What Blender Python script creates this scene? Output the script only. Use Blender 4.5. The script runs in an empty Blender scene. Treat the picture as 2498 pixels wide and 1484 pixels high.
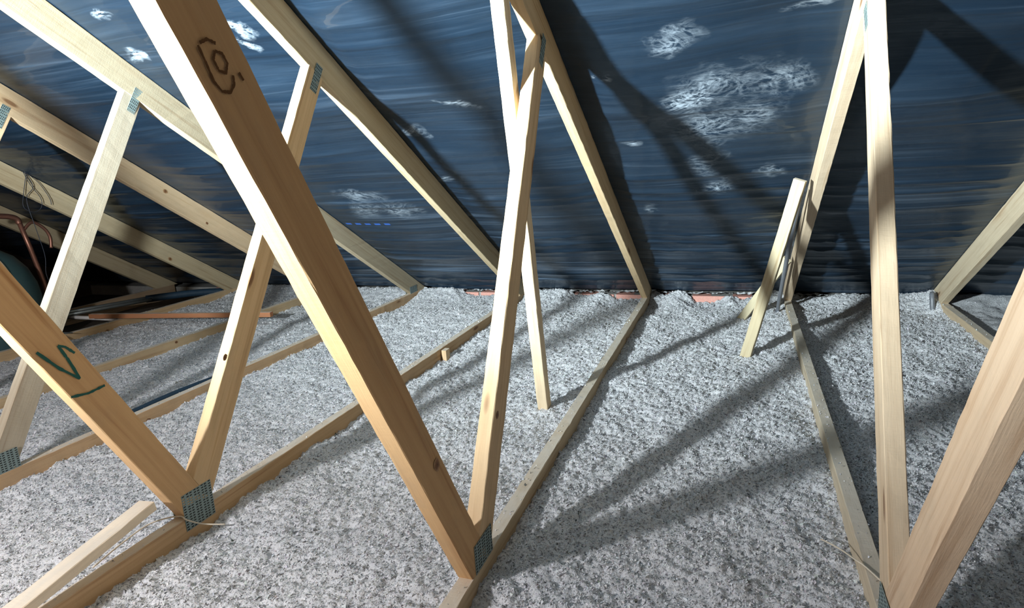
import bpy, math, random
import numpy as np
from mathutils import Vector, Matrix

# ------------------------------------------------------------------ camera, world, light
K = 1.3                                   # survey units -> metres
scene = bpy.context.scene
COL = scene.collection
W_PX, H_PX = 2498.0, 1484.0
CAM = dict(xc=-0.20053, yc=-2.693516, zc=0.635718, yaw=0.339312, pitch=-0.193896, roll=-0.057949,
           f=1476.758, px=40.786, py=-57.604)
def cam_basis():
    yaw, pit, roll = CAM['yaw'], CAM['pitch'], CAM['roll']
    f = Vector((-math.sin(yaw)*math.cos(pit), math.cos(yaw)*math.cos(pit), math.sin(pit)))
    r = Vector((math.cos(yaw), math.sin(yaw), 0)); u = r.cross(f)
    c, s = math.cos(roll), math.sin(roll)
    return c*r+s*u, -s*r+c*u, f
r_, u_, f_ = cam_basis()
cd = bpy.data.cameras.new('camera')
cd.sensor_fit = 'HORIZONTAL'; cd.sensor_width = 36.0
cd.lens = CAM['f']/W_PX*36.0
cd.shift_x = -CAM['px']/W_PX; cd.shift_y = CAM['py']/W_PX
cd.clip_start = 0.01
cam = bpy.data.objects.new('camera', cd); COL.objects.link(cam)
M3 = Matrix((r_, u_, -f_)).transposed()
cam.matrix_world = Matrix.Translation(Vector((CAM['xc'], CAM['yc'], CAM['zc']))*K) @ M3.to_4x4()
scene.camera = cam

w = bpy.data.worlds.new('world'); scene.world = w; w.use_nodes = True
w.node_tree.nodes['Background'].inputs[0].default_value = (0.9, 0.9, 1.0, 1)
w.node_tree.nodes['Background'].inputs[1].default_value = 0.0

LAMP = Vector((-1.449, -3.161, 0.84))*K
# lamp placed from its shadows; flat beam and added spill shaped to even falloff
sd = bpy.data.lights.new('floodlight_beam', 'SPOT')
sd.energy = 1700; sd.color = (0.80, 0.95, 1.0); sd.spot_size = math.radians(120); sd.spot_blend = 1.0
sd.shadow_soft_size = 0.06
beam = bpy.data.objects.new('floodlight_beam', sd); COL.objects.link(beam)
az, el = math.radians(12), math.radians(9)
bd = Vector((math.sin(az)*math.cos(el), math.cos(az)*math.cos(el), math.sin(el)))
beam.matrix_world = Matrix.Translation(LAMP) @ bd.to_track_quat('-Z', 'Y').to_matrix().to_4x4() @ Matrix.Diagonal((1.0, 0.5, 1.0, 1.0))
pd = bpy.data.lights.new('floodlight_spill', 'POINT')
pd.energy = 112; pd.color = (0.98, 0.97, 1.0); pd.shadow_soft_size = 0.06
spill = bpy.data.objects.new('floodlight_spill', pd); COL.objects.link(spill); spill.location = LAMP

scene.view_settings.view_transform = 'Standard'
scene.view_settings.look = 'None'
scene.view_settings.gamma = 1.0
scene.view_settings.use_curve_mapping = False
scene.view_settings.exposure = 0.35

rng = np.random.default_rng(7)
random.seed(7)

# ------------------------------------------------------------------ helpers
def tag(o, label=None, cat=None, group=None, kind=None):
    if label: o['label'] = label
    if cat: o['category'] = cat
    if group: o['group'] = group
    if kind: o['kind'] = kind
    return o
def empty(name, loc):
    o = bpy.data.objects.new(name, None); COL.objects.link(o); o.location = loc
    o.empty_display_size = 0.05
    return o
def mesh_obj(name, verts, faces, mat, parent=None, smooth=False, mats=None, fmat=None):
    me = bpy.data.meshes.new(name)
    me.from_pydata([tuple(v) for v in verts], [], faces)
    for m in (mats or [mat]): me.materials.append(m)
    if fmat: me.polygons.foreach_set('material_index', fmat)
    if smooth: me.polygons.foreach_set('use_smooth', [True]*len(me.polygons))
    me.update()
    o = bpy.data.objects.new(name, me); COL.objects.link(o)
    if parent: o.parent = parent
    return o
def big_mesh(name, V, F, mat, smooth=True, col=None):
    me = bpy.data.meshes.new(name)
    F = np.asarray(F, dtype=np.int32); k = F.shape[1]
    me.vertices.add(len(V)); me.vertices.foreach_set('co', np.asarray(V, dtype=np.float32).ravel())
    me.loops.add(F.size); me.loops.foreach_set('vertex_index', F.ravel())
    me.polygons.add(len(F)); me.polygons.foreach_set('loop_start', np.arange(0, F.size, k, dtype=np.int32))
    me.update(calc_edges=True)
    if smooth: me.polygons.foreach_set('use_smooth', np.ones(len(F), dtype=bool))
    if col is not None:
        a = me.color_attributes.new('tone', 'FLOAT_COLOR', 'POINT'); a.data.foreach_set('color', col.astype(np.float32).ravel())
    me.materials.append(mat); me.validate()
    o = bpy.data.objects.new(name, me); COL.objects.link(o)
    return o
def rel(o, parent, world):
    """parent is an unrotated empty"""
    o.parent = parent
    o.matrix_local = Matrix.Translation(-Vector(parent.location)) @ world
def lattice(seed, n=256):
    return np.random.default_rng(seed).random((n, n))
def vnoise(x, y, seed):
    g = LAT.setdefault(seed, lattice(seed)); n = g.shape[0]
    xi = np.floor(x).astype(int); yi = np.floor(y).astype(int)
    fx = x-xi; fy = y-yi
    fx = fx*fx*(3-2*fx); fy = fy*fy*(3-2*fy)
    a = g[xi % n, yi % n]; b = g[(xi+1) % n, yi % n]; c = g[xi % n, (yi+1) % n]; d = g[(xi+1) % n, (yi+1) % n]
    return ((a*(1-fx)+b*fx)*(1-fy)+(c*(1-fx)+d*fx)*fy)*2-1
LAT = {}

# ------------------------------------------------------------------ materials
def new_mat(name):
    m = bpy.data.materials.new(name); m.use_nodes = True
    nt = m.node_tree; b = nt.nodes['Principled BSDF']
    return m, nt, b
def N(nt, t, **kw):
    n = nt.nodes.new(t)
    for k, v in kw.items(): setattr(n, k, v)
    return n
def mathn(nt, op, a, b=None, clamp=False):
    n = nt.nodes.new('ShaderNodeMath'); n.operation = op; n.use_clamp = clamp
    for i, v in enumerate((a, b)):
        if v is None: continue
        if isinstance(v, (int, float)): n.inputs[i].default_value = v
        else: nt.links.new(v, n.inputs[i])
    return n.outputs[0]
def mixc(nt, fac, a, b, mode='MIX'):
    n = nt.nodes.new('ShaderNodeMix'); n.data_type = 'RGBA'; n.blend_type = mode
    for sock, v in ((n.inputs[0], fac), (n.inputs[6], a), (n.inputs[7], b)):
        if isinstance(v, (int, float)): sock.default_value = v
        elif isinstance(v, tuple): sock.default_value = (*v, 1) if len(v) == 3 else v
        else: nt.links.new(v, sock)
    return n.outputs[2]
def ramp(nt, fac, stops):
    n = nt.nodes.new('ShaderNodeValToRGB'); e = n.color_ramp.elements
    while len(e) < len(stops): e.new(0.5)
    for el_, (p, c) in zip(e, stops): el_.position = p; el_.color = (*c, 1)
    nt.links.new(fac, n.inputs[0]); return n.outputs[0]

def wood_material(name, dirt=0.25):
    m, nt, b = new_mat(name); L = nt.links.new
    tc = N(nt, 'ShaderNodeTexCoord'); oi = N(nt, 'ShaderNodeObjectInfo')
    off = N(nt, 'ShaderNodeVectorMath', operation='SCALE'); off.inputs[0].default_value = (37.0, 11.0, 23.0); L(oi.outputs['Random'], off.inputs['Scale'])
    co = N(nt, 'ShaderNodeVectorMath', operation='ADD'); L(tc.outputs['Object'], co.inputs[0]); L(off.outputs[0], co.inputs[1])
    def mapped(sc):
        mp = N(nt, 'ShaderNodeVectorMath', operation='MULTIPLY'); L(co.outputs[0], mp.inputs[0]); mp.inputs[1].default_value = sc; return mp.outputs[0]
    def noise(vec, scale, detail=3, rough=0.5, dist=0.0):
        n = N(nt, 'ShaderNodeTexNoise'); L(vec, n.inputs['Vector']); n.inputs['Scale'].default_value = scale
        n.inputs['Detail'].default_value = detail; n.inputs['Roughness'].default_value = rough; n.inputs['Distortion'].default_value = dist; return n.outputs[0]
    # knots
    vo = N(nt, 'ShaderNodeTexVoronoi'); L(mapped((2.6, 9.0, 9.0)), vo.inputs['Vector']); vo.inputs['Scale'].default_value = 1.0
    kd = vo.outputs['Distance']
    knot = ramp(nt, kd, [(0.055, (1, 1, 1)), (0.10, (0, 0, 0))])
    halo = ramp(nt, kd, [(0.08, (1, 1, 1)), (0.24, (0, 0, 0))])
    # growth-ring streaks, bent a little round the knots
    st = noise(mapped((1.6, 60.0, 60.0)), 1.0, 4, 0.6, 0.6)
    st2 = noise(mapped((0.7, 16.0, 16.0)), 1.0, 3, 0.5, 0.8)
    grain = mathn(nt, 'ADD', mathn(nt, 'MULTIPLY', st, 0.6), mathn(nt, 'MULTIPLY', st2, 0.4))
    tone = ramp(nt, grain, [(0.30, (0.60, 0.47, 0.36)), (0.44, (0.94, 0.90, 0.85)), (0.58, (1.06, 1.05, 1.02)), (0.70, (0.78, 0.67, 0.55))])
    c = mixc(nt, 1.0, oi.outputs['Color'], tone, 'MULTIPLY')
    c = mixc(nt, mathn(nt, 'MULTIPLY', halo, 0.25), c, (0.42, 0.22, 0.09))
    c = mixc(nt, mathn(nt, 'MULTIPLY', knot, 0.8), c, (0.16, 0.065, 0.025))
    blot = noise(mapped((6.0, 14.0, 14.0)), 1.0, 5, 0.65)
    c = mixc(nt, mathn(nt, 'MULTIPLY', ramp(nt, blot, [(0.5, (0, 0, 0)), (0.75, (1, 1, 1))]), dirt), c, (0.30, 0.25, 0.18))
    # settled dust on faces that look up
    ge = N(nt, 'ShaderNodeNewGeometry'); sz = N(nt, 'ShaderNodeSeparateXYZ'); L(ge.outputs['Normal'], sz.inputs[0])
    upf = ramp(nt, sz.outputs[2], [(0.75, (0, 0, 0)), (0.95, (1, 1, 1))])
    dn = noise(mapped((9.0, 22.0, 22.0)), 1.0, 5, 0.7)
    c = mixc(nt, mathn(nt, 'MULTIPLY', upf, ramp(nt, dn, [(0.3, (0.4, 0.4, 0.4)), (0.6, (0.9, 0.9, 0.9))])), c, (0.68, 0.62, 0.53))
    L(c, b.inputs['Base Color'])
    b.inputs['Roughness'].default_value = 0.78; b.inputs['Specular IOR Level'].default_value = 0.25
    saw = noise(mapped((260.0, 40.0, 40.0)), 1.0, 3, 0.6)
    fib = noise(mapped((25.0, 420.0, 420.0)), 1.0, 2, 0.6)
    bh = mathn(nt, 'ADD', mathn(nt, 'MULTIPLY', saw, 0.5), mathn(nt, 'MULTIPLY', fib, 0.5))
    bp = N(nt, 'ShaderNodeBump'); bp.inputs['Strength'].default_value = 0.35; bp.inputs['Distance'].default_value = 0.002
    L(bh, bp.inputs['Height']); L(bp.outputs[0], b.inputs['Normal'])
    return m
WOOD = wood_material('sawn_pine')

def plain(name, color, rough=0.6, metal=0.0, spec=0.5, noise=0.0, nscale=60.0, bump=0.0):
    m, nt, b = new_mat(name); L = nt.links.new
    b.inputs['Roughness'].default_value = rough; b.inputs['Metallic'].default_value = metal; b.inputs['Specular IOR Level'].default_value = spec
    tc = N(nt, 'ShaderNodeTexCoord'); n = N(nt, 'ShaderNodeTexNoise'); L(tc.outputs['Object'], n.inputs['Vector'])
    n.inputs['Scale'].default_value = nscale; n.inputs['Detail'].default_value = 4
    c = mixc(nt, n.outputs[0], tuple(x*(1-noise) for x in color), tuple(min(1, x*(1+noise)) for x in color))
    L(c, b.inputs['Base Color'])
    if bump:
        bp = N(nt, 'ShaderNodeBump'); bp.inputs['Strength'].default_value = bump; bp.inputs['Distance'].default_value = 0.004
        L(n.outputs[0], bp.inputs['Height']); L(bp.outputs[0], b.inputs['Normal'])
    return m
PLATE = plain('galvanised_plate', (0.24, 0.31, 0.30), 0.55, 0.25, 0.5, 0.25, 90)
SLOT = plain('plate_slot_dark', (0.012, 0.012, 0.012), 0.8)
BRICK = plain('pink_brick', (0.64, 0.33, 0.27), 0.9, 0, 0.2, 0.22, 90, 0.5)
MORTAR = plain('grey_mortar', (0.34, 0.33, 0.31), 0.95, 0, 0.2, 0.2, 60, 0.5)
GABLE = plain('dark_gable', (0.08, 0.06, 0.048), 0.95, 0, 0.1, 0.4, 8, 0.4)  # gable walls in one dark mottled brown
BOARD = plain('ceiling_board', (0.10, 0.085, 0.07), 0.9, 0, 0.2, 0.3, 20)
CABLE = plain('cream_cable', (0.66, 0.58, 0.46), 0.5)
GREYPL = plain('grey_plastic', (0.16, 0.17, 0.19), 0.35, 0, 0.5, 0.15, 40)
STEEL = plain('dull_steel', (0.27, 0.30, 0.30), 0.4, 0.6, 0.5, 0.2, 30)
DKBLUE = plain('dark_blue_lagging', (0.02, 0.045, 0.075), 0.55, 0, 0.4, 0.3, 30)
COPPER = plain('copper_pipe', (0.36, 0.17, 0.12), 0.4, 0.7, 0.5, 0.2, 30)
TANK = plain('blue_green_tank', (0.07, 0.14, 0.15), 0.45, 0, 0.4, 0.2, 12)
DARKW = plain('dark_wire', (0.03, 0.035, 0.05), 0.5)
RED = plain('red_plastic', (0.30, 0.015, 0.05), 0.45)
INKG = plain('green_ink', (0.02, 0.10, 0.085), 0.7, 0, 0.2, 0.3, 300)
INKB = plain('brown_ink', (0.13, 0.06, 0.022), 0.8, 0, 0.2, 0.3, 200)

def insulation_material():
    m, nt, b = new_mat('cellulose_fibre'); L = nt.links.new
    at = N(nt, 'ShaderNodeAttribute', attribute_name='tone')
    tc = N(nt, 'ShaderNodeTexCoord')
    n = N(nt, 'ShaderNodeTexNoise'); L(tc.outputs['Object'], n.inputs['Vector']); n.inputs['Scale'].default_value = 170; n.inputs['Detail'].default_value = 4; n.inputs['Roughness'].default_value = 0.65
    sp = ramp(nt, n.outputs[0], [(0.35, (0.28, 0.28, 0.29)), (0.43, (0.92, 0.92, 0.92)), (0.7, (1.12, 1.12, 1.12))])  # dark speckle: shaded pits painted into the colour, plus printed-paper bits
    c = mixc(nt, 1.0, at.outputs['Color'], sp, 'MULTIPLY')
    L(c, b.inputs['Base Color']); b.inputs['Roughness'].default_value = 1.0; b.inputs['Specular IOR Level'].default_value = 0.08
    bp = N(nt, 'ShaderNodeBump'); bp.inputs['Strength'].default_value = 0.8; bp.inputs['Distance'].default_value = 0.006
    L(n.outputs[0], bp.inputs['Height']); L(bp.outputs[0], b.inputs['Normal'])
    return m
FLUFF = insulation_material()

# chalky rubbed marks on the roof sheet: centre (x, up-slope), half sizes, turn, strength
SC = [(-0.335,1.519,0.053,0.041,-0.169,0.9),(-0.338,1.303,0.062,0.037,-0.142,1.6),(-0.267,1.18,0.145,0.118,-0.127,0.9),(-0.087,1.343,0.054,0.053,-0.152,0.8),
      (-0.296,0.988,0.064,0.07,-0.102,0.8),(-0.944,1.375,0.077,0.013,-0.14,1.6),(-1.569,0.874,0.104,0.052,-0.074,1.0),(-1.607,0.769,0.082,0.082,-0.062,0.7),
      (-1.457,0.753,0.085,0.079,-0.062,0.8),(-1.745,1.822,0.034,0.023,-0.6,2.0),(-1.776,1.695,0.021,0.024,-0.6,2.0),(-1.372,1.732,0.022,0.05,0.4,2.0),
      (-1.391,1.666,0.035,0.02,-0.6,2.0),(-0.265,0.859,0.076,0.052,-0.085,0.9),(-0.511,1.097,0.031,0.022,-0.113,1.2),(-1.155,0.961,0.039,0.021,-0.088,1.2),
      (-1.127,1.252,0.029,0.047,-0.122,0.9),(-0.484,0.729,0.036,0.043,-0.066,0.8),(-0.112,0.924,0.03,0.038,-0.095,0.9),(-0.071,1.547,0.051,0.014,0.2,1.0),
      (-0.196,1.353,0.102,0.062,0.3,0.5),(-0.3,1.346,0.087,0.064,0.2,0.8),(-0.532,1.416,0.014,0.015,-0.152,1.6),(-1.595,1.65,0.033,0.028,-0.16,0.6),(-0.156,1.236,0.059,0.071,-0.136,0.7)]
def sheet_material():
    m, nt, b = new_mat('black_roof_sheet'); L = nt.links.new
    tc = N(nt, 'ShaderNodeTexCoord')
    sc = N(nt, 'ShaderNodeVectorMath', operation='SCALE'); L(tc.outputs['Object'], sc.inputs[0]); sc.inputs['Scale'].default_value = 1/K
    flat = N(nt, 'ShaderNodeVectorMath', operation='MULTIPLY'); L(sc.outputs[0], flat.inputs[0]); flat.inputs[1].default_value = (1, 1, 0)
    P = flat.outputs[0]
    def noise(scale, detail=4, rough=0.6, dist=0.0, stretch=(1, 1, 1)):
        mp = N(nt, 'ShaderNodeVectorMath', operation='MULTIPLY'); L(P, mp.inputs[0]); mp.inputs[1].default_value = stretch
        n = N(nt, 'ShaderNodeTexNoise'); L(mp.outputs[0], n.inputs['Vector']); n.inputs['Scale'].default_value = scale
        n.inputs['Detail'].default_value = detail; n.inputs['Roughness'].default_value = rough; n.inputs['Distortion'].default_value = dist
        return n.outputs[0]
    wn = N(nt, 'ShaderNodeTexNoise'); L(P, wn.inputs['Vector']); wn.inputs['Scale'].default_value = 9.0; wn.inputs['Detail'].default_value = 3.0
    ws = N(nt, 'ShaderNodeVectorMath', operation='SUBTRACT'); L(wn.outputs['Color'], ws.inputs[0]); ws.inputs[1].default_value = (0.5, 0.5, 0.5)
    wm = N(nt, 'ShaderNodeVectorMath', operation='MULTIPLY'); L(ws.outputs[0], wm.inputs[0]); wm.inputs[1].default_value = (0.16, 0.13, 0)
    PW = N(nt, 'ShaderNodeVectorMath', operation='ADD'); L(P, PW.inputs[0]); L(wm.outputs[0], PW.inputs[1]); PW = PW.outputs[0]
    tot = None
    for x, s, rx, ry, ang, st in SC:
        a = N(nt, 'ShaderNodeVectorMath', operation='SUBTRACT'); L(PW, a.inputs[0]); a.inputs[1].default_value = (x, s, 0)
        rt = N(nt, 'ShaderNodeVectorRotate', rotation_type='Z_AXIS'); L(a.outputs[0], rt.inputs['Vector']); rt.inputs['Angle'].default_value = -ang
        mu = N(nt, 'ShaderNodeVectorMath', operation='MULTIPLY'); L(rt.outputs[0], mu.inputs[0]); mu.inputs[1].default_value = (1/(rx*1.15), 1/(ry*1.15), 0)
        le = N(nt, 'ShaderNodeVectorMath', operation='LENGTH'); L(mu.outputs[0], le.inputs[0])
        v = mathn(nt, 'MULTIPLY', mathn(nt, 'SUBTRACT', 1.0, le.outputs['Value'], clamp=True), st)
        tot = v if tot is None else mathn(nt, 'ADD', tot, v)
    # scratchy, swirling rubs
    def ridged(v, k): return mathn(nt, 'POWER', mathn(nt, 'SUBTRACT', 1.0, mathn(nt, 'MULTIPLY', mathn(nt, 'ABSOLUTE', mathn(nt, 'SUBTRACT', v, 0.5)), k), clamp=True), 2.0)
    r1 = ridged(noise(7.0, 5, 0.6, 3.2, (0.8, 1.3, 1)), 9.0)
    r2 = ridged(noise(22.0, 4, 0.6, 2.2, (0.6, 1.3, 1)), 8.0)
    grit = ramp(nt, noise(70.0, 4, 0.75, 0.6, (0.5, 1.2, 1)), [(0.42, (0, 0, 0)), (0.72, (1, 1, 1))])
    cloud = ramp(nt, noise(11.0, 4, 0.65, 1.0), [(0.38, (0, 0, 0)), (0.68, (1, 1, 1))])
    lines = mathn(nt, 'ADD', mathn(nt, 'MULTIPLY', r1, 0.55), mathn(nt, 'MULTIPLY', r2, 0.35))
    pat = mathn(nt, 'SUBTRACT', mathn(nt, 'ADD', lines, mathn(nt, 'MULTIPLY', mathn(nt, 'MULTIPLY', grit, cloud), 0.9)), 0.10, clamp=True)
    rub = mathn(nt, 'MULTIPLY', mathn(nt, 'POWER', mathn(nt, 'MULTIPLY', tot, 1.15), 1.2), pat)
    rub = mathn(nt, 'MINIMUM', rub, 1.0)
    # all-over thin dust film in horizontal streaks
    film = noise(3.2, 5, 0.6, 0.6, (0.5, 6.0, 1))
    film = ramp(nt, film, [(0.45, (0, 0, 0)), (0.75, (1, 1, 1))])
    base = mixc(nt, mathn(nt, 'MULTIPLY', film, 0.08), (0.0052, 0.0135, 0.0265), (0.10, 0.145, 0.20))
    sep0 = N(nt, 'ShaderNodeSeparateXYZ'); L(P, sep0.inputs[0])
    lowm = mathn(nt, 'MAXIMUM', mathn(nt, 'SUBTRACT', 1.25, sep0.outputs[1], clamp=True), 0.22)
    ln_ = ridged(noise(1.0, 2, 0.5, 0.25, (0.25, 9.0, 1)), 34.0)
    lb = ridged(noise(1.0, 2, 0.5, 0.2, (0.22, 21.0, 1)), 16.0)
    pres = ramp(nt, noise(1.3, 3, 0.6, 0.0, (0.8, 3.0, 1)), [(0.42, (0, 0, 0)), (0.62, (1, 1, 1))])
    base = mixc(nt, mathn(nt, 'MULTIPLY', mathn(nt, 'MAXIMUM', ln_, mathn(nt, 'MULTIPLY', lb, 0.5)), mathn(nt, 'MULTIPLY', mathn(nt, 'MULTIPLY', pres, lowm), 0.75)), base, (0.13, 0.18, 0.25))  # pale crease lines: lamp sheen on ridges, and their dust, painted into the colour
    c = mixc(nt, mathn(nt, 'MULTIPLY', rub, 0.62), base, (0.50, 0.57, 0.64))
    # faint row of blue print
    sepx = N(nt, 'ShaderNodeSeparateXYZ'); L(P, sepx.inputs[0])
    inx = mathn(nt, 'MULTIPLY', mathn(nt, 'GREATER_THAN', sepx.outputs[0], -1.79), mathn(nt, 'LESS_THAN', sepx.outputs[0], -1.57))
    iny = mathn(nt, 'LESS_THAN', mathn(nt, 'ABSOLUTE', mathn(nt, 'SUBTRACT', sepx.outputs[1], 0.644)), 0.007)
    dash = mathn(nt, 'GREATER_THAN', mathn(nt, 'FRACT', mathn(nt, 'MULTIPLY', sepx.outputs[0], 21.0)), 0.42)
    c = mixc(nt, mathn(nt, 'MULTIPLY', mathn(nt, 'MULTIPLY', inx, iny), dash), c, (0.02, 0.09, 0.36))
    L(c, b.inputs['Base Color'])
    ro = mathn(nt, 'ADD', 0.44, mathn(nt, 'MULTIPLY', rub, 0.4)); L(ro, b.inputs['Roughness'])
    b.inputs['Specular IOR Level'].default_value = 0.6; b.inputs['Specular Tint'].default_value = (0.62, 0.84, 1.0, 1)
    b.inputs['Coat Weight'].default_value = 0.22; b.inputs['Coat Roughness'].default_value = 0.04
    bn = noise(26.0, 3, 0.5, 0.4, (0.12, 1.5, 1)); bp = N(nt, 'ShaderNodeBump'); bp.inputs['Strength'].default_value = 0.35; bp.inputs['Distance'].default_value = 0.01
    L(bn, bp.inputs['Height']); L(bp.outputs[0], b.inputs['Normal'])
    return m
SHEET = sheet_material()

# ------------------------------------------------------------------ survey of the trusses (survey units)
PR, DR, T = 0.573732, 0.081477, 0.026551
YN, AS, DS, AL, DL, YL = -1.929423, 1.027726, 0.055891, 1.087727, 0.056428, 0.069294
RIDGE = -2.93
TX = {-1: 0.563941, 0: 0.0, 1: -0.6, 2: -1.211212, 3: -1.809153, 4: -2.39634, 5: -3.027586, 6: -3.584394}
LEAN = {0: 0.02833, 1: -0.024714, 2: -0.001139, 3: -0.035315}
SWEB = {0: (-0.0039, -0.003916, 0.005546), 1: (-0.006468, -0.000769, 0.004236), 2: (-0.001694, 0.001254, 0.002559), 3: (0.010445, 0.003442, -0.002481)}  # dy, da, lean
LWEB = {0: (0.005069, -0.01853, 0.001426), 1: (-0.016792, 0.004977, 0.011922), 2: (0.003367, 0.013488, 0.002255), 3: (0.007231, 0, 0)}
tanp = math.tan(PR)

def timber(name, A, B, th, dp, nrm, endA=None, endB=None, color=(0.66, 0.47, 0.28), wane=0.00028, seed=0):
    """square-sawn member from A to B (metres); th across nrm x d, dp along nrm; end planes (point, normal)."""
    A, B = Vector(A), Vector(B); d = (B-A).normalized()
    v = (Vector(nrm)-d*d.dot(Vector(nrm))).normalized(); wv = d.cross(v)
    Lh = (B-A).length; rs = np.random.default_rng(seed)
    ch = 0.0016
    hw, hd = th/2, dp/2
    prof = [(-hw+ch, -hd), (hw-ch, -hd), (hw, -hd+ch), (hw, hd-ch), (hw-ch, hd), (-hw+ch, hd), (-hw, hd-ch), (-hw, -hd+ch)]
    n = max(2, int(Lh/0.03)); verts = []; faces = []
    Rm = Matrix((d, wv, v)).transposed()
    loc = lambda q: Rm.transposed() @ (Vector(q)-A)
    def endpos(pl, a, b, default):
        if pl is None: return default
        q, nn = loc(pl[0]), Rm.transposed() @ Vector(pl[1])
        return (q.dot(nn)-a*nn[1]-b*nn[2])/nn[0]
    for k in range(n+1):
        f = k/n
        for a, b_ in prof:
            if 0 < k < n:
                a2 = a+rs.normal(0, wane); b2 = b_+rs.normal(0, wane)
            else: a2, b2 = a, b_
            s0 = endpos(endA, a, b_, 0.0); s1 = endpos(endB, a, b_, Lh)
            verts.append((s0+(s1-s0)*f, a2, b2))
    for k in range(n):
        for j in range(8):
            p, q = k*8+j, k*8+(j+1) % 8
            faces.append((p, p+8, q+8, q))
    faces.append(tuple(range(7, -1, -1))[::-1]); faces.append(tuple(range(n*8+7, n*8-1, -1)))
    o = mesh_obj(name, verts, faces, WOOD)
    o.matrix_world = Matrix.Translation(A) @ Rm.to_4x4()
    o.color = (*color, 1)
    return o, Matrix.Translation(A) @ Rm.to_4x4()

_plate_cache = {}
def plate_mesh(wd, ht, nx, ny):
    key = (wd, ht, nx, ny)
    if key in _plate_cache: return _plate_cache[key]
    verts, faces, fm = [], [], []
    th = 0.0012
    def quad(p, q, r, s, m): 
        i = len(verts); verts.extend([p, q, r, s]); faces.append((i, i+1, i+2, i+3)); fm.append(m)
    cw, chh = wd/nx, ht/ny
    for ix in range(nx):
        for iy in range(ny):
            x0, y0 = -wd/2+ix*cw, -ht/2+iy*chh; x1, y1 = x0+cw, y0+chh
            o = 0.12*cw if (ix % 2) else -0.02*cw
            a0, a1 = x0+0.16*cw+o, x0+0.74*cw+o; b0, b1 = y0+0.30*chh, y0+0.72*chh
            if ix % 2: b0 += 0.18*chh; b1 += 0.18*chh
            z = th
            quad((x0, y0, z), (x1, y0, z), (a1, b0, z), (a0, b0, z), 0)
            quad((x1, y0, z), (x1, y1, z), (a1, b1, z), (a1, b0, z), 0)
            quad((x1, y1, z), (x0, y1, z), (a0, b1, z), (a1, b1, z), 0)
            quad((x0, y1, z), (x0, y0, z), (a0, b0, z), (a0, b1, z), 0)
            quad((a0, b0, z*.25), (a1, b0, z*.25), (a1, b1, z*.25), (a0, b1, z*.25), 1)
            for (p, q) in (((a0, b0), (a1, b0)), ((a1, b0), (a1, b1)), ((a1, b1), (a0, b1)), ((a0, b1), (a0, b0))):
                quad((*p, z), (*q, z), (*q, z*.25), (*p, z*.25), 1)
    W2, H2 = wd/2, ht/2
    for p, q in (((-W2, -H2), (W2, -H2)), ((W2, -H2), (W2, H2)), ((W2, H2), (-W2, H2)), ((-W2, H2), (-W2, -H2))):
        quad((*p, 0), (*q, 0), (*q, th), (*p, th), 0)
    quad((-W2, -H2, 0), (-W2, H2, 0), (W2, H2, 0), (W2, -H2, 0), 0)
    me = bpy.data.meshes.new('nail_plate'); me.from_pydata(verts, [], faces)
    me.materials.append(PLATE); me.materials.append(SLOT); me.polygons.foreach_set('material_index', fm); me.update()
    _plate_cache[key] = me
    return me
def nail_plate(parent, centre, side, xdir, wd, ht, nx, ny):
    """centre metres on the face of the truss, side +1/-1 (faces +x / -x), xdir: in-plane direction (y,z) of the plate's width"""
    me = plate_mesh(wd, ht, nx, ny)
    o = bpy.data.objects.new('nail_plate', me); COL.objects.link(o)
    n = Vector((side, 0, 0)); xa = Vector((0, xdir[0], xdir[1])).normalized(); ya = n.cross(xa)
    R = Matrix((xa, ya, n)).transposed()
    rel(o, parent, Matrix.Translation(centre) @ R.to_4x4())
    o['label'] = 'grey punched steel nail plate'
    return o
def ribbon(name, parent, pts, width, mat, normal):
    """flat inked stroke through 3-D points (metres)"""
    verts, faces = [], []; n = Vector(normal).normalized()
    pts = [Vector(p) for p in pts]
    for k, p in enumerate(pts):
        t = (pts[min(k+1, len(pts)-1)]-pts[max(k-1, 0)]).normalized(); s = n.cross(t)
        wd = width*(0.75+0.5*random.random())
        verts += [p+s*wd/2, p-s*wd/2]
    for k in range(len(pts)-1): faces.append((2*k, 2*k+1, 2*k+3, 2*k+2))
    base = pts[0]; o = mesh_obj(name, [v-base for v in verts], faces, mat)
    return o, Matrix.Translation(base)
def dense(pts, n=10):
    out = []
    for a, b in zip(pts[:-1], pts[1:]):
        a, b = Vector(a), Vector(b)
        for k in range(n): out.append(a.lerp(b, k/n))
    out.append(Vector(pts[-1])); return out

COLS = {  # rafter, joist, short web, long web
    -1: ((0.60, 0.50, 0.36), (0.62, 0.50, 0.35), None, None),
    0: ((0.62, 0.49, 0.35), (0.58, 0.50, 0.38), (0.62, 0.49, 0.35), (0.64, 0.49, 0.35)),
    1: ((0.58, 0.44, 0.27), (0.58, 0.46, 0.31), (0.68, 0.50, 0.31), (0.60, 0.385, 0.20)),
    2: ((0.52, 0.42, 0.27), (0.60, 0.42, 0.25), (0.64, 0.46, 0.27), (0.60, 0.39, 0.205)),
    3: ((0.44, 0.37, 0.26), (0.58, 0.40, 0.24), (0.47, 0.41, 0.32), (0.66, 0.45, 0.25)),
    4: ((0.60, 0.44, 0.28), (0.56, 0.42, 0.26), (0.60, 0.44, 0.28), (0.62, 0.46, 0.28)),
    5: ((0.56, 0.46, 0.30), (0.58, 0.42, 0.25), (0.6, 0.45, 0.28), (0.62, 0.46, 0.28)),
    6: ((0.50, 0.42, 0.28), (0.40, 0.30, 0.2), (0.6, 0.45, 0.28), (0.62, 0.46, 0.28)),
}
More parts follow.
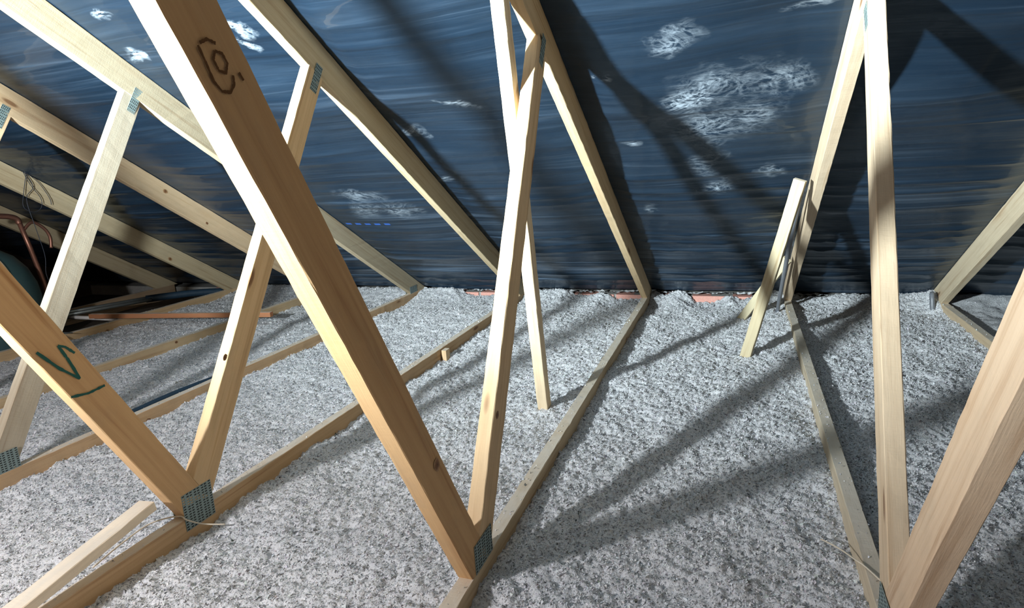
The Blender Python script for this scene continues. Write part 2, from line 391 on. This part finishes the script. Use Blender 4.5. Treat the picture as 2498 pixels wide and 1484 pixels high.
LABELS = {
    -1: 'roof truss at the far right edge, its rafter rising beside a grey pipe stub',
    0: 'right-hand roof truss with a bright near-vertical web and battens leaning on its rafter',
    1: 'central roof truss whose long dark-sided diagonal web crosses the picture',
    2: 'roof truss whose low diagonal web carries green marker strokes',
    3: 'roof truss at left with a pale greyish web and nail plate at the picture edge',
    4: 'roof truss with the knotty reddish rafter crossing behind the pale web at left',
    5: 'roof truss at left with thin wires looped over its rafter',
    6: 'furthest roof truss at far left, behind the copper pipe',
}
TRUSS = {}
def tpt(i, y, z, side=0.0, lean=None):
    ln = LEAN.get(i, 0.0) if lean is None else lean
    return Vector((TX[i]+ln*z+side, y, z))*K
def ypl(y): return (Vector((0, y, 0))*K, Vector((0, 1, 0)))
ZPL = (Vector((0, 0, 0)), Vector((0, 0, 1)))
def build_truss(i):
    root = empty('roof_truss', tpt(i, 0, 0)); tag(root, LABELS[i], 'roof truss', 'roof trusses'); TRUSS[i] = root
    cr, cj, cs_, cl_ = COLS[i]; cs_ = cs_ or cj; cl_ = cl_ or cj
    sd_ = (i+3)*50
    def add(name, A, B, dp, nrm, ea, eb, col, k):
        o, Mw = timber(name, A, B, T*K, dp*K, nrm, ea, eb, col, seed=sd_+k); rel(o, root, Mw); return o
    parts = {}
    # bottom chord
    parts['joist'] = add('joist', tpt(i, 2*RIDGE-0.12, -DR/2), tpt(i, 0.125, -DR/2), DR, (0, 0, 1), None, None, cj, 0)
    for m in (0, 1):                       # front half, then the mirror half behind the ridge
        fy = (lambda y: y) if m == 0 else (lambda y: 2*RIDGE-y)
        sg = 1 if m == 0 else -1
        nr = Vector((0, sg*math.sin(PR), math.cos(PR)))
        # rafter
        o0 = (nr.y*DR/2*sg, nr.z*DR/2)
        def rp(y, low=0.5):
            # centre line
            yy = y; zz = -y*tanp
            return (yy+math.sin(PR)*DR*low, zz+math.cos(PR)*DR*low)
        a, b_ = rp(0.02), rp(RIDGE)
        parts['rafter%d' % m] = add('rafter', tpt(i, fy(a[0]), a[1]), tpt(i, fy(b_[0]), b_[1]), DR, nr, ZPL, ypl(RIDGE), cr, 1+m)
        rafpl = (tpt(i, fy(0), 0), nr)
        # long web
        dy, da, dl = LWEB.get(i, (0, 0, 0)); aL = AL+da; yL = YN+YL+dy; ln = LEAN.get(i, 0)+dl
        dirL = Vector((ln*math.sin(aL), -math.cos(aL)*sg, math.sin(aL))); nL = Vector((0, sg*math.sin(aL), math.cos(aL)))
        baseL = Vector((TX[i], fy(yL), 0)) - nL*DL/2
        topL = baseL+dirL*2.2
        parts['long%d' % m] = add('web', baseL*K, topL*K, DL, nL, ZPL, rafpl, cl_, 3+m)
        longpl = (Vector((TX[i], fy(yL), 0))*K, nL)
        # short web
        dy, da, dl = SWEB.get(i, (0, 0, 0)); aS = AS+da; yS = YN+dy; ln = LEAN.get(i, 0)+dl
        dirS = Vector((ln*math.sin(aS), math.cos(aS)*sg, math.sin(aS))); nS = Vector((0, sg*math.sin(aS), -math.cos(aS)))
        baseS = Vector((TX[i], fy(yS), 0)) + nS*DS/2 + dirS*0.03
        parts['short%d' % m] = add('web', baseS*K, (baseS+dirS*0.9)*K, DS, nS, longpl, rafpl, cs_, 5+m)
        # nail plates: node, top of short web, heel
        for s in (1, -1):
            off = s*(T/2)
            nail_plate(root, tpt(i, fy(YN+0.041+SWEB.get(i, (0,))[0]), 0.011, off), s, (1, 0), 0.068*K, 0.074*K, 8, 14)
            zt = 0.868
            yt = YN+0.0478+SWEB.get(i, (0,))[0]+zt/math.tan(AS)
            nail_plate(root, tpt(i, fy(yt-0.010), zt, off, LEAN.get(i, 0)+SWEB.get(i, (0, 0, 0))[2]), s, (math.cos(AS)*sg, math.sin(AS)), 0.076*K, 0.024*K, 9, 5)
            if i == 3: nail_plate(root, tpt(i, fy(0.02), 0.005, off), s, (1, 0), 0.07*K, 0.06*K, 8, 11)
    return root, parts
PARTS = {}

# ------------------------------------------------------------------ the setting
XL, XR = -4.35, 1.55
def box_obj(name, lo, hi, mat, parent=None):
    c = [(a+b)/2*K for a, b in zip(lo, hi)]; h = [(b-a)/2*K for a, b in zip(lo, hi)]
    v = [(sx*h[0], sy*h[1], sz*h[2]) for sx in (-1, 1) for sy in (-1, 1) for sz in (-1, 1)]
    f = [(0, 1, 3, 2), (4, 6, 7, 5), (0, 4, 5, 1), (2, 3, 7, 6), (0, 2, 6, 4), (1, 5, 7, 3)]
    o = mesh_obj(name, v, f, mat); o.location = c
    if parent: o.parent = parent; o.location = Vector(c)-Vector(parent.location)
    return o
fl = box_obj('floor', (XL, 2*RIDGE-0.3, -0.10), (XR, 0.3, -DR-0.001), BOARD); tag(fl, 'dark plasterboard ceiling backs below the joists', kind='structure')

# roof sheet (front slope), real folds
def build_sheet(name, front=True):
    s0, s1 = -0.10, (0.0442-RIDGE)/math.cos(PR)+0.01
    nx, ns = (330, 520) if front else (60, 40)
    xs = np.linspace(XL, XR, nx); ss = np.linspace(s0, s1, ns)
    X, S = np.meshgrid(xs, ss, indexing='ij')
    Z = np.zeros_like(X)
    if front:
        tx = np.array(sorted(TX.values())); 
        dist = np.min(np.abs(X[..., None]-tx), axis=-1); frac = np.clip(dist/0.3, 0, 1)
        env = np.clip((dist-0.014)/0.06, 0, 1)
        # belly between the rafters
        Z -= 0.010*np.sin(frac*math.pi/2)*np.clip(S*2, 0.2, 1)
        # long level creases, tighter and sharper towards the eaves
        wob = 0.05*vnoise(X*1.6, S*2, 1)+0.02*vnoise(X*5, S*5, 2)
        lowf = np.clip(1.15-S/1.1, 0, 1)
        cre = (1-np.abs(vnoise(X*0.45+3, (S+wob*0.35)*15, 3)))**6
        Z += -0.012*cre*(0.25+0.75*lowf)*env
        cre2 = (1-np.abs(vnoise(X*0.8+9, (S+wob*0.25)*34, 4)))**3
        Z += -0.0024*cre2*(0.15+0.85*lowf)*env
        # slanting drape folds in the slack upper part
        up = np.clip((S-0.55)/0.6, 0, 1)
        Z += 0.020*up*env*vnoise(X*2.2+S*1.4, S*4.2-X*0.7, 5)+0.004*up*env*vnoise(X*4+S*3, S*9-X*1.2, 6)
        Z += 0.0006*vnoise(X*30, S*60, 8)
        Z = np.where(Z > 0, Z*0.6, Z)
        # lies on the rafters
        Z = Z+0.0015
    V = np.stack([X*K, S*K, Z*K], -1).reshape(-1, 3)
    idx = np.arange(nx*ns).reshape(nx, ns)
    F = np.stack([idx[:-1, :-1], idx[1:, :-1], idx[1:, 1:], idx[:-1, 1:]], -1).reshape(-1, 4)
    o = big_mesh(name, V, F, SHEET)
    org = Vector((0, math.sin(PR)*DR, math.cos(PR)*DR))
    if front:
        R = Matrix((Vector((1, 0, 0)), Vector((0, -math.cos(PR), math.sin(PR))), Vector((0, math.sin(PR), math.cos(PR))))).transposed()
    else:
        org.y = 2*RIDGE-org.y
        R = Matrix((Vector((1, 0, 0)), Vector((0, math.cos(PR), math.sin(PR))), Vector((0, -math.sin(PR), math.cos(PR))))).transposed()
    o.matrix_world = Matrix.Translation(org*K) @ R.to_4x4()
    return o
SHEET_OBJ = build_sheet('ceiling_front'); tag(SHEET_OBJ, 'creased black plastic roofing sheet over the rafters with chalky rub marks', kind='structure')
so, sM = ribbon('fold_highlight', None, dense([Vector((x, y, -0.0065))*K for x, y in ((-0.383, 1.491), (-0.362, 1.506), (-0.349, 1.513), (-0.331, 1.506), (-0.336, 1.487))], 4), 0.004, plain('highlight_white', (0.75, 0.8, 0.85), 0.8), (0, 0, -1))  # fold catching the lamp, its highlight painted as a whitish strip
so.parent = SHEET_OBJ; so.matrix_local = sM; so['label'] = 'bent white strip painted as a fold highlight'
tag(build_sheet('ceiling_rear', False), 'black plastic roofing sheet of the rear slope', kind='structure')

# gable ends
for nm, x, dx in (('wall_left', XL, -0.1), ('wall_right', XR, 0.1)):
    zr = -RIDGE*tanp+0.12
    pr = [(0.35, -0.1), (0.35, -0.05), (RIDGE, zr+0.05), (2*RIDGE-0.35, -0.05), (2*RIDGE-0.35, -0.1)]
    vs = [(a, y, z) for a in (0, dx) for (y, z) in pr]
    vs = [Vector(v)*K for v in vs]; n = len(pr)
    fs = [tuple(range(n)), tuple(range(2*n-1, n-1, -1))]+[(k, k+n, (k+1) % n+n, (k+1) % n) for k in range(n)]
    o = mesh_obj(nm, vs, fs, GABLE); o.location = (x*K, 0, 0); tag(o, 'dark gable end wall of the attic', kind='structure')

# eaves wall: one course of pink bricks peeps out below the sheet
wb = box_obj('wall_back', (XL, 0.142, -0.10), (XR, 0.26, -0.019), MORTAR); tag(wb, 'eaves wall of pink brick behind the insulation', kind='structure')
wr = box_obj('wall_rear', (XL, 2*RIDGE-0.26, -0.10), (XR, 2*RIDGE-0.142, 0.002), MORTAR); tag(wr, 'eaves wall on the far side of the attic', kind='structure')
bm_src = None; k = 0; x = -0.40-0.178*16
while x < 0.9:
    lo, hi = (x, 0.134, -0.060), (x+0.166, 0.20, -0.019)
    if bm_src is None:
        o = box_obj('brick', lo, hi, BRICK, wb); bm_src = o
    else:
        o = bpy.data.objects.new('brick', bm_src.data); COL.objects.link(o); o.parent = wb
        o.location = Vector([(a+b)/2*K for a, b in zip(lo, hi)])-Vector(wb.location)
    o.location.y += random.uniform(-0.002, 0.002); o.rotation_euler = (0, random.uniform(-.006, .006), random.uniform(-.01, .01))
    x += 0.178

# ------------------------------------------------------------------ trusses
for i in sorted(TX): PARTS[i] = build_truss(i)[1]

# ------------------------------------------------------------------ loose-fill insulation
EXPOSE = [(-0.79, -0.60, 1.0), (-0.415, -0.25, 1.0), (-0.225, -0.13, 0.8), (-1.57, -1.25, 0.8), (0.02, 0.16, 0.6), (-0.56, -0.50, .6), (-0.99, -0.84, 0.7)]
def ins_h(x, y):
    h = -0.036 + 0.010*vnoise(x*3.1+7, y*3.1, 11) + 0.007*vnoise(x*9, y*9, 12)
    h = h + 0.0040*vnoise(x*26, y*26, 13) + 0.0020*vnoise(x*62, y*62, 14)
    p = np.abs(vnoise(x*75+5, y*75, 15)); h = h - 0.012*np.clip(p-0.5, 0, 1)
    h = h + 0.0040*vnoise(x*140, y*140, 16)
    # drifted up at the eaves, thinner where bricks show
    e = np.clip((y+0.16)/0.27, 0, 1); e = e*e
    ex = np.zeros_like(x)
    for a, b, s in EXPOSE:
        ex = np.maximum(ex, s*np.clip((x-a)/0.07+.5+.3*vnoise(x*37, y*37, 41), 0, 1)*np.clip((b-x)/0.07+.5+.3*vnoise(x*31, y*31, 42), 0, 1))
    h = h + e*(0.040-0.043*ex)
    # deeper against the right-hand truss
    h = h + 0.010*np.exp(-((x+0.02)/0.14)**2)*np.clip((y+2.4)/1.0, 0, 1)
    # drift against the heel at far right
    h = h + 0.035*np.exp(-((x-0.545)/0.028)**2-((y-0.07)/0.06)**2) - 0.012*np.exp(-((x-0.50)/0.05)**2-((y+0.05)/0.08)**2)
    return h
tnear = sorted(TX.values())
bays = []
edges = [TX[5], TX[4], TX[3], TX[2], TX[1], TX[0], TX[-1], XR]
Vs, Fs, Cs, off = [], [], [], 0
def ledge_h(x, y): return -0.004+0.006*vnoise(x*40, y*40, 31)+0.005*vnoise(x*110, y*110, 32)
def patch(x0, x1, y0, y1, res, hf=None):
    global off
    nx, ny = max(2, int((x1-x0)/res)), max(2, int((y1-y0)/res))
    X, Y = np.meshgrid(np.linspace(x0, x1, nx), np.linspace(y0, y1, ny), indexing='ij')
    Xj = X+res*0.3*(np.random.default_rng(off+1).random(X.shape)-.5); Yj = Y+res*0.3*(np.random.default_rng(off+2).random(X.shape)-.5)
    Xj[0] = X[0]; Xj[-1] = X[-1]
    Z = (hf or ins_h)(Xj, Yj)
    V = np.stack([Xj, Yj, Z], -1).reshape(-1, 3)*K
    idx = np.arange(nx*ny).reshape(nx, ny)+off
    F = np.stack([idx[:-1, :-1], idx[1:, :-1], idx[1:, 1:], idx[:-1, 1:]], -1).reshape(-1, 4)
    g = 0.72+0.06*vnoise(Xj*40, Yj*40, 21)
    C = np.stack([g*0.98, g*0.985, g*1.01, np.ones_like(g)], -1).reshape(-1, 4)
    Vs.append(V); Fs.append(F); Cs.append(C); off += nx*ny
flV, flF, flC = [], [], []
for b in range(len(edges)-1):
    x0, x1 = edges[b]+T/2-0.0015, edges[b+1]-T/2+0.0015
    far = 0.0065 if edges[b] < -2.2 else (0.0052 if edges[b] < -1.3 else 0.0038)
    if b == len(edges)-2: far = 0.012
    patch(x0, x1, -2.45, 0.1335, far)
    patch(x0, x1, 2*RIDGE-0.12, -2.45, 0.03)
    patch(x0, x1, 0.1345, 0.149, 0.0028, ledge_h)
base_n = off
# separate flakes lying proud of the bed
def flakes(n, x0, x1, y0, y1, size, seed, flat=None):
    rs = np.random.default_rng(seed)
    x = rs.uniform(x0, x1, n); y = rs.uniform(y0, y1, n); z = ins_h(x, y)+rs.uniform(-0.0005, 0.0016, n) if flat is None else np.full(n, flat+0.0012)
    a = rs.uniform(0, 2*math.pi, n); tilt = rs.normal(0, 0.6, n); tilt2 = rs.normal(0, 0.6, n)
    L = size*rs.lognormal(0, 0.35, n); Wd = L*rs.uniform(0.4, 0.9, n)
    u = np.stack([np.cos(a)*np.cos(tilt), np.sin(a)*np.cos(tilt), np.sin(tilt)], -1)
    v = np.stack([-np.sin(a)*np.cos(tilt2), np.cos(a)*np.cos(tilt2), np.sin(tilt2)], -1)
    c = np.stack([x, y, z], -1); nn = np.cross(u, v)
    P = [c-u*L[:, None]/2-v*Wd[:, None]*0.3, c+u*L[:, None]*0.15-v*Wd[:, None]/2, c+u*L[:, None]/2+v*Wd[:, None]*0.1, c-u*L[:, None]*0.1+v*Wd[:, None]/2]
    P[1] = P[1]+nn*(L*rs.normal(0, .25, n))[:, None]; P[3] = P[3]+nn*(L*rs.normal(0, .25, n))[:, None]
    V = np.stack(P, 1).reshape(-1, 3)*K
    idx = np.arange(n*4).reshape(n, 4)
    g = np.clip(rs.normal(0.76, 0.08, n), 0.12, 0.88); dk = rs.random(n) < 0.04; g[dk] = rs.uniform(0.12, 0.35, dk.sum())
    tint = rs.normal(0, 0.02, (n, 3)); col = np.clip(np.stack([g*0.98, g*0.985, g*1.01], -1)+tint, 0.03, 0.9)
    C = np.repeat(np.concatenate([col, np.ones((n, 1))], 1), 4, axis=0)
    return V, idx, C
for b in range(len(edges)-1):
    x0, x1 = edges[b]+T/2+0.002, edges[b+1]-T/2-0.002
    near = edges[b] >= -1.9
    n = 110000 if near else 40000
    if b == len(edges)-2: n = 4000
    V, I, C = flakes(n, x0, x1, -2.3, 0.125, 0.0036 if near else 0.0046, 100+b)
    Vs.append(V); Fs.append(I+off); Cs.append(C); off += len(V)
for q, i in enumerate((5, 4, 3, 2, 1, 0, -1)):       # crumbs spilled on the joist tops
    V, I, C = flakes(160, TX[i]-T/2+0.001, TX[i]+T/2-0.001, -2.2, 0.0, 0.0034, 300+q, flat=0.0)
    Vs.append(V); Fs.append(I+off); Cs.append(C); off += len(V)
ins = big_mesh('loose_insulation', np.concatenate(Vs), np.concatenate(Fs), FLUFF, smooth=False, col=np.concatenate(Cs))
tag(ins, 'fluffy grey-white loose cellulose insulation filling the bays between the joists', 'insulation', kind='stuff')

# ------------------------------------------------------------------ loose timbers
def stick(name, A, B, th, dp, nrm, color, label, cat, seed, group=None):
    A, B = Vector(A)*K, Vector(B)*K
    o, Mw = timber(name, A, B, th*K, dp*K, nrm, None, None, color, seed=seed)
    o.matrix_world = Mw
    return tag(o, label, cat, group)
stick('batten', (-0.70, -1.205, -0.052), (-0.6365, -1.545, 1.03), 0.028, 0.034, (0, -1, 0.1), (0.74, 0.60, 0.42),
      'long sawn batten standing in the insulation behind the central truss web', 'batten', 900, 'loose battens')
stick('batten', (-0.178, -0.650, -0.055), (-0.036, -0.800, 0.541), 0.034, 0.016, (-0.35, -1, 0.2), (0.58, 0.50, 0.34),
      'longer of two crossed battens leaning against the right-hand rafter', 'batten', 901, 'loose battens')
stick('batten', (-0.190, -0.160, -0.050), (-0.030, -0.325, 0.232), 0.032, 0.016, (-0.4, -1, 0.2), (0.66, 0.58, 0.40),
      'shorter batten crossing behind the leaning one by the right-hand rafter', 'batten', 902, 'loose battens')
stick('batten', (-1.198, -2.32, 0.012), (-1.222, -1.972, 0.056), 0.036, 0.018, (-0.05, 0, 1), (0.92, 0.80, 0.64),
      'pale knotty offcut lying across the joist at bottom left', 'offcut', 903, 'loose battens')
stick('batten', (-3.21, -0.665, 0.012), (-2.225, -0.53, 0.014), 0.022, 0.022, (0, 0, 1), (0.46, 0.20, 0.10),
      'reddish-brown dusty batten laid across two joists at left', 'batten', 904, 'loose battens')
stick('wood_block', (-1.1835, -0.842, -0.065), (-1.1835, -0.842, -0.004), 0.018, 0.030, (0, 1, 0), (0.66, 0.48, 0.30),
      'small wooden block against the joist side in the second bay', 'block', 905)

# marker strokes on the low diagonal web, stamp on the big one
def on_face(i, part, y, z):
    """point on the +x face of a web (survey y, z)"""
    dl = LWEB[i][2]; ln = LEAN[i]+dl
    return Vector((TX[i]+ln*z+T/2+0.0011, y, z))*K
bpy.context.view_layer.update()
def strokes(i, name, polylines, width, mat, label):
    par = PARTS[i]['long0']
    for pl in polylines:
        o, Mw = ribbon(name, None, dense([on_face(i, None, *p) for p in pl], 8), width, mat, (1, 0, 0))
        pw = par.matrix_world.copy()
        o.parent = par; o.matrix_local = pw.inverted() @ Mw
        o['label'] = label
strokes(2, 'marker_stroke', [[(-2.111, 0.396), (-2.085, 0.362), (-2.058, 0.335)], [(-2.058, 0.335), (-2.070, 0.372), (-2.080, 0.397)], [(-2.080, 0.397), (-2.070, 0.392), (-2.058, 0.378)],
                             [(-2.077, 0.311), (-2.05, 0.307), (-2.022, 0.310)]], 0.0055, INKG, 'dark green marker stroke')
strokes(1, 'ink_stamp', [[(-2.308, 0.738), (-2.303, 0.726), (-2.298, 0.712), (-2.291, 0.705), (-2.282, 0.705), (-2.277, 0.712), (-2.277, 0.719)], [(-2.306, 0.740), (-2.298, 0.744), (-2.290, 0.742)],
                         [(-2.292, 0.736), (-2.285, 0.735), (-2.281, 0.728), (-2.284, 0.720), (-2.291, 0.721), (-2.295, 0.729), (-2.292, 0.736)], [(-2.270, 0.722), (-2.266, 0.716)]], 0.0032, INKB, 'smudged dark ink stamp')

# large knots that show on particular members
def knot_material():
    m, nt, b = new_mat('pine_knot'); L = nt.links.new
    tc = N(nt, 'ShaderNodeTexCoord'); le = N(nt, 'ShaderNodeVectorMath', operation='LENGTH'); L(tc.outputs['Object'], le.inputs[0])
    n = N(nt, 'ShaderNodeTexNoise'); L(tc.outputs['Object'], n.inputs['Vector']); n.inputs['Scale'].default_value = 160
    r = mathn(nt, 'ADD', mathn(nt, 'MULTIPLY', le.outputs['Value'], 70.0), mathn(nt, 'MULTIPLY', mathn(nt, 'SUBTRACT', n.outputs[0], 0.5), 0.5))
    L(ramp(nt, r, [(0.05, (0.12, 0.045, 0.016)), (0.5, (0.25, 0.12, 0.05)), (0.8, (0.42, 0.25, 0.12))]), b.inputs['Base Color']); b.inputs['Roughness'].default_value = 0.7
    return m
KNOT = knot_material()
for nm, i, y, z, rr in (('long0', 1, -2.015, 0.234, 0.0085), ('rafter0', 4, -0.837, 0.601, 0.009), ('rafter0', 4, -0.66, 0.452, 0.006), ('rafter0', 5, -0.34, 0.241, 0.010),
                        ('short0', 2, -1.773, 0.276, 0.006), ('joist', 3, -1.518, -0.029, 0.006), ('short0', 1, -1.791, 0.21, 0.006), ('joist', 4, -0.906, -0.011, 0.006),
                        ('joist', 5, -0.735, -0.037, 0.009), ('joist', 5, -0.284, -0.030, 0.009), ('rafter0', 2, -1.093, 0.809, 0.004)):
    par = PARTS[i][nm]
    ln = LEAN.get(i, 0)+(LWEB[i][2] if nm == 'long0' else SWEB[i][2] if nm == 'short0' else 0)
    c = Vector((TX[i]+ln*z+T/2+0.0006, y, z))*K
    ax = par.matrix_world.to_3x3() @ Vector((1, 0, 0)); ax.x = 0; ax.normalize(); bx = Vector((1, 0, 0)).cross(ax)
    vs = [(0.0004*K, 0, 0)]
    for j in range(20):
        a = 2*math.pi*j/20; q = (ax*math.cos(a)*rr*1.25+bx*math.sin(a)*rr*0.9)*K*random.uniform(0.88, 1.1); vs.append(tuple(q))
    ko = mesh_obj('knot', vs, [(0, 1+j, 1+(j+1) % 20) for j in range(20)], KNOT)
    ko.parent = par; ko.matrix_local = par.matrix_world.inverted() @ Matrix.Translation(c); ko['label'] = 'dark knot'

# ------------------------------------------------------------------ pipes, wires, tank
def tube(name, pts, r, mat, seg=8, smooth=True, sub=6, caps=True):
    P = [Vector(p)*K for p in pts]; r = r*K
    # Catmull-Rom
    Q = []
    if len(P) > 2 and sub > 1:
        for k in range(len(P)-1):
            p0, p1, p2, p3 = P[max(k-1, 0)], P[k], P[k+1], P[min(k+2, len(P)-1)]
            for j in range(sub):
                t = j/sub
                Q.append(0.5*((2*p1)+(p2-p0)*t+(2*p0-5*p1+4*p2-p3)*t*t+(3*p1-p0-3*p2+p3)*t**3))
        Q.append(P[-1])
    else: Q = P
    base = Q[0]; verts, faces = [], []; up = Vector((0.13, 0.2, 1)).normalized()
    for k, q in enumerate(Q):
        t = (Q[min(k+1, len(Q)-1)]-Q[max(k-1, 0)]).normalized()
        s = t.cross(up); s = s.normalized() if s.length > 1e-4 else Vector((1, 0, 0)); v = s.cross(t)
        for j in range(seg):
            a = 2*math.pi*j/seg; verts.append(q-base+s*r*math.cos(a)+v*r*math.sin(a))
    for k in range(len(Q)-1):
        for j in range(seg):
            faces.append((k*seg+j, k*seg+(j+1) % seg, (k+1)*seg+(j+1) % seg, (k+1)*seg+j))
    if caps:
        faces.append(tuple(range(seg))[::-1]); n = (len(Q)-1)*seg; faces.append(tuple(range(n, n+seg)))
    o = mesh_obj(name, verts, faces, mat, smooth=smooth); o.location = base
    return o
tag(tube('cable', [(-1.228, -2.08, 0.004), (-1.240, -2.02, 0.006), (-1.235, -1.965, 0.012), (-1.206, -1.930, 0.010), (-1.192, -1.925, 0.001), (-1.186, -1.905, -0.018), (-1.170, -1.893, -0.025), (-1.150, -1.880, -0.030)], 0.0014, CABLE),
    'thin cream cable draped over the joist by the green-marked truss', 'cable', 'thin cream cables')
tag(tube('cable', [(-0.062, -1.66, -0.028), (-0.040, -1.705, -0.012), (-0.024, -1.752, 0.003), (-0.014, -1.766, 0.004), (0.004, -1.80, 0.004), (0.018, -1.83, 0.003)], 0.0013, CABLE),
    'thin cream cable crossing the joist at bottom right', 'cable', 'thin cream cables')
tag(tube('grey_strip', [(-0.026, -0.72, 0.505), (-0.034, -0.55, 0.36), (-0.040, -0.36, 0.20), (-0.045, -0.14, 0.02), (-0.047, -0.09, -0.05)], 0.0075, GREYPL, sub=4),
    'grey plastic conduit running down beside the right-hand rafter', 'conduit')
tag(tube('pipe_stub', [(0.522, -0.012, -0.078), (0.522, -0.008, -0.02), (0.521, 0.004, 0.026), (0.525, 0.018, 0.034)], 0.0095, GREYPL, seg=12, sub=4),
    'short grey pipe stub poking out of the insulation at far right', 'pipe')
tag(tube('dark_pipe', [(-1.848, -1.62, -0.014), (-1.852, -1.43, -0.010), (-1.850, -1.30, -0.012), (-1.846, -1.12, -0.020)], 0.010, DKBLUE, seg=10, sub=4),
    'dark blue pipe lying along the joist behind the pale web', 'pipe')

rail = empty('conduit_run', Vector((-3.45, -0.70, 0.0))*K); tag(rail, 'pair of dull steel conduits ending in dark blue lagging beyond the last bay', 'conduit')
def child(o, root):
    o.parent = root; o.location = Vector(o.location)-Vector(root.location); return o
child(tube('steel_tube', [(-3.52, -0.80, 0.012), (-3.30, -0.27, 0.012)], 0.009, STEEL, seg=10), rail)
child(tube('steel_tube', [(-3.475, -0.80, 0.006), (-3.262, -0.29, 0.006)], 0.009, STEEL, seg=10), rail)
child(tube('lagging', [(-3.29, -0.30, 0.010), (-3.17, -0.12, 0.004), (-3.07, 0.02, -0.012)], 0.020, DKBLUE, seg=12), rail)
child(tube('trestle', [(-3.56, -0.62, -0.012), (-3.05, -0.62, -0.012)], 0.010, WOOD, seg=8), rail)

# domed tank between the last trusses
tk = empty('water_tank', Vector((-3.36, -1.03, -0.08))*K); tag(tk, 'blue-green domed water tank at the far left edge', 'water tank')
prof = [(0.0, 0.0), (0.215, 0.0), (0.225, 0.02), (0.225, 0.24), (0.218, 0.30), (0.195, 0.37), (0.155, 0.43), (0.10, 0.47), (0.04, 0.49), (0.0, 0.492)]
seg = 40; vs, fs = [], []
for rr, zz in prof:
    for j in range(seg):
        a = 2*math.pi*j/seg; vs.append((rr*K*math.cos(a), rr*K*math.sin(a), zz*K))
for q in range(len(prof)-1):
    for j in range(seg):
        fs.append((q*seg+j, q*seg+(j+1) % seg, (q+1)*seg+(j+1) % seg, (q+1)*seg+j))
body = mesh_obj('tank_body', vs, fs, TANK, tk, smooth=True)
sm = []
for rr, zz in prof[2:9]:
    a = math.radians(10); sm.append(((rr+0.002)*math.cos(a)-3.36, (rr+0.002)*math.sin(a)-1.03, zz-0.08))
child(tube('seam_tape', sm, 0.004, CABLE, seg=6), tk)

cp = empty('copper_pipe', Vector((-3.30, -0.76, -0.08))*K); tag(cp, 'copper pipe with a bent branch rising in front of the furthest rafter', 'pipe')
child(tube('pipe', [(-3.30, -0.770, -0.08), (-3.30, -0.785, 0.20), (-3.30, -0.835, 0.50)], 0.010, COPPER, seg=12, sub=2), cp)
child(tube('elbow', [(-3.30, -0.835, 0.49), (-3.30, -0.845, 0.515), (-3.30, -0.90, 0.53), (-3.30, -1.02, 0.535)], 0.012, COPPER, seg=12), cp)
child(tube('branch', [(-3.30, -0.822, 0.46), (-3.30, -0.78, 0.49), (-3.30, -0.735, 0.455), (-3.30, -0.717, 0.41), (-3.30, -0.722, 0.36)], 0.007, COPPER, seg=8), cp)

wl = empty('hanging_wires', Vector((-3.0, -0.94, 0.72))*K); tag(wl, 'tangle of thin dark wires hanging from the rafter at far left', 'wires')
x5 = TX[5]+T/2+0.006
for pl in ([(x5, -0.955, 0.715), (x5+.004, -0.94, 0.66), (x5+.004, -0.91, 0.60), (x5+.002, -0.915, 0.56), (x5+.006, -0.95, 0.545), (x5+.008, -0.985, 0.57), (x5+.004, -0.97, 0.63), (x5, -0.945, 0.70)],
           [(x5, -0.95, 0.715), (x5+.003, -0.905, 0.665), (x5+.003, -0.875, 0.60), (x5+.003, -0.872, 0.57)],
           [(x5, -0.95, 0.715), (x5+.003, -0.93, 0.65), (x5+.003, -0.965, 0.60), (x5+.01, -0.958, 0.48), (x5+.01, -0.945, 0.36), (x5+.01, -0.955, 0.28), (x5+.01, -0.94, 0.20), (x5+.01, -0.96, 0.14)]):
    child(tube('wire', pl, 0.0013, DARKW, seg=5), wl)

rc = empty('red_connector', Vector((-2.985, -0.97, 0.0))*K); tag(rc, 'small cable end with a red plastic sleeve by the joist at left', 'connector')
child(tube('cable_core', [(-3.00, -1.02, 0.022), (-2.988, -0.985, 0.014)], 0.010, CABLE, seg=8), rc)
child(tube('red_sleeve', [(-2.988, -0.985, 0.014), (-2.976, -0.965, -0.005), (-2.972, -0.955, -0.028)], 0.011, RED, seg=8), rc)
child(tube('steel_rod', [(-3.0, -1.0, 0.034), (-2.975, -0.915, 0.008)], 0.003, STEEL, seg=6), rc)
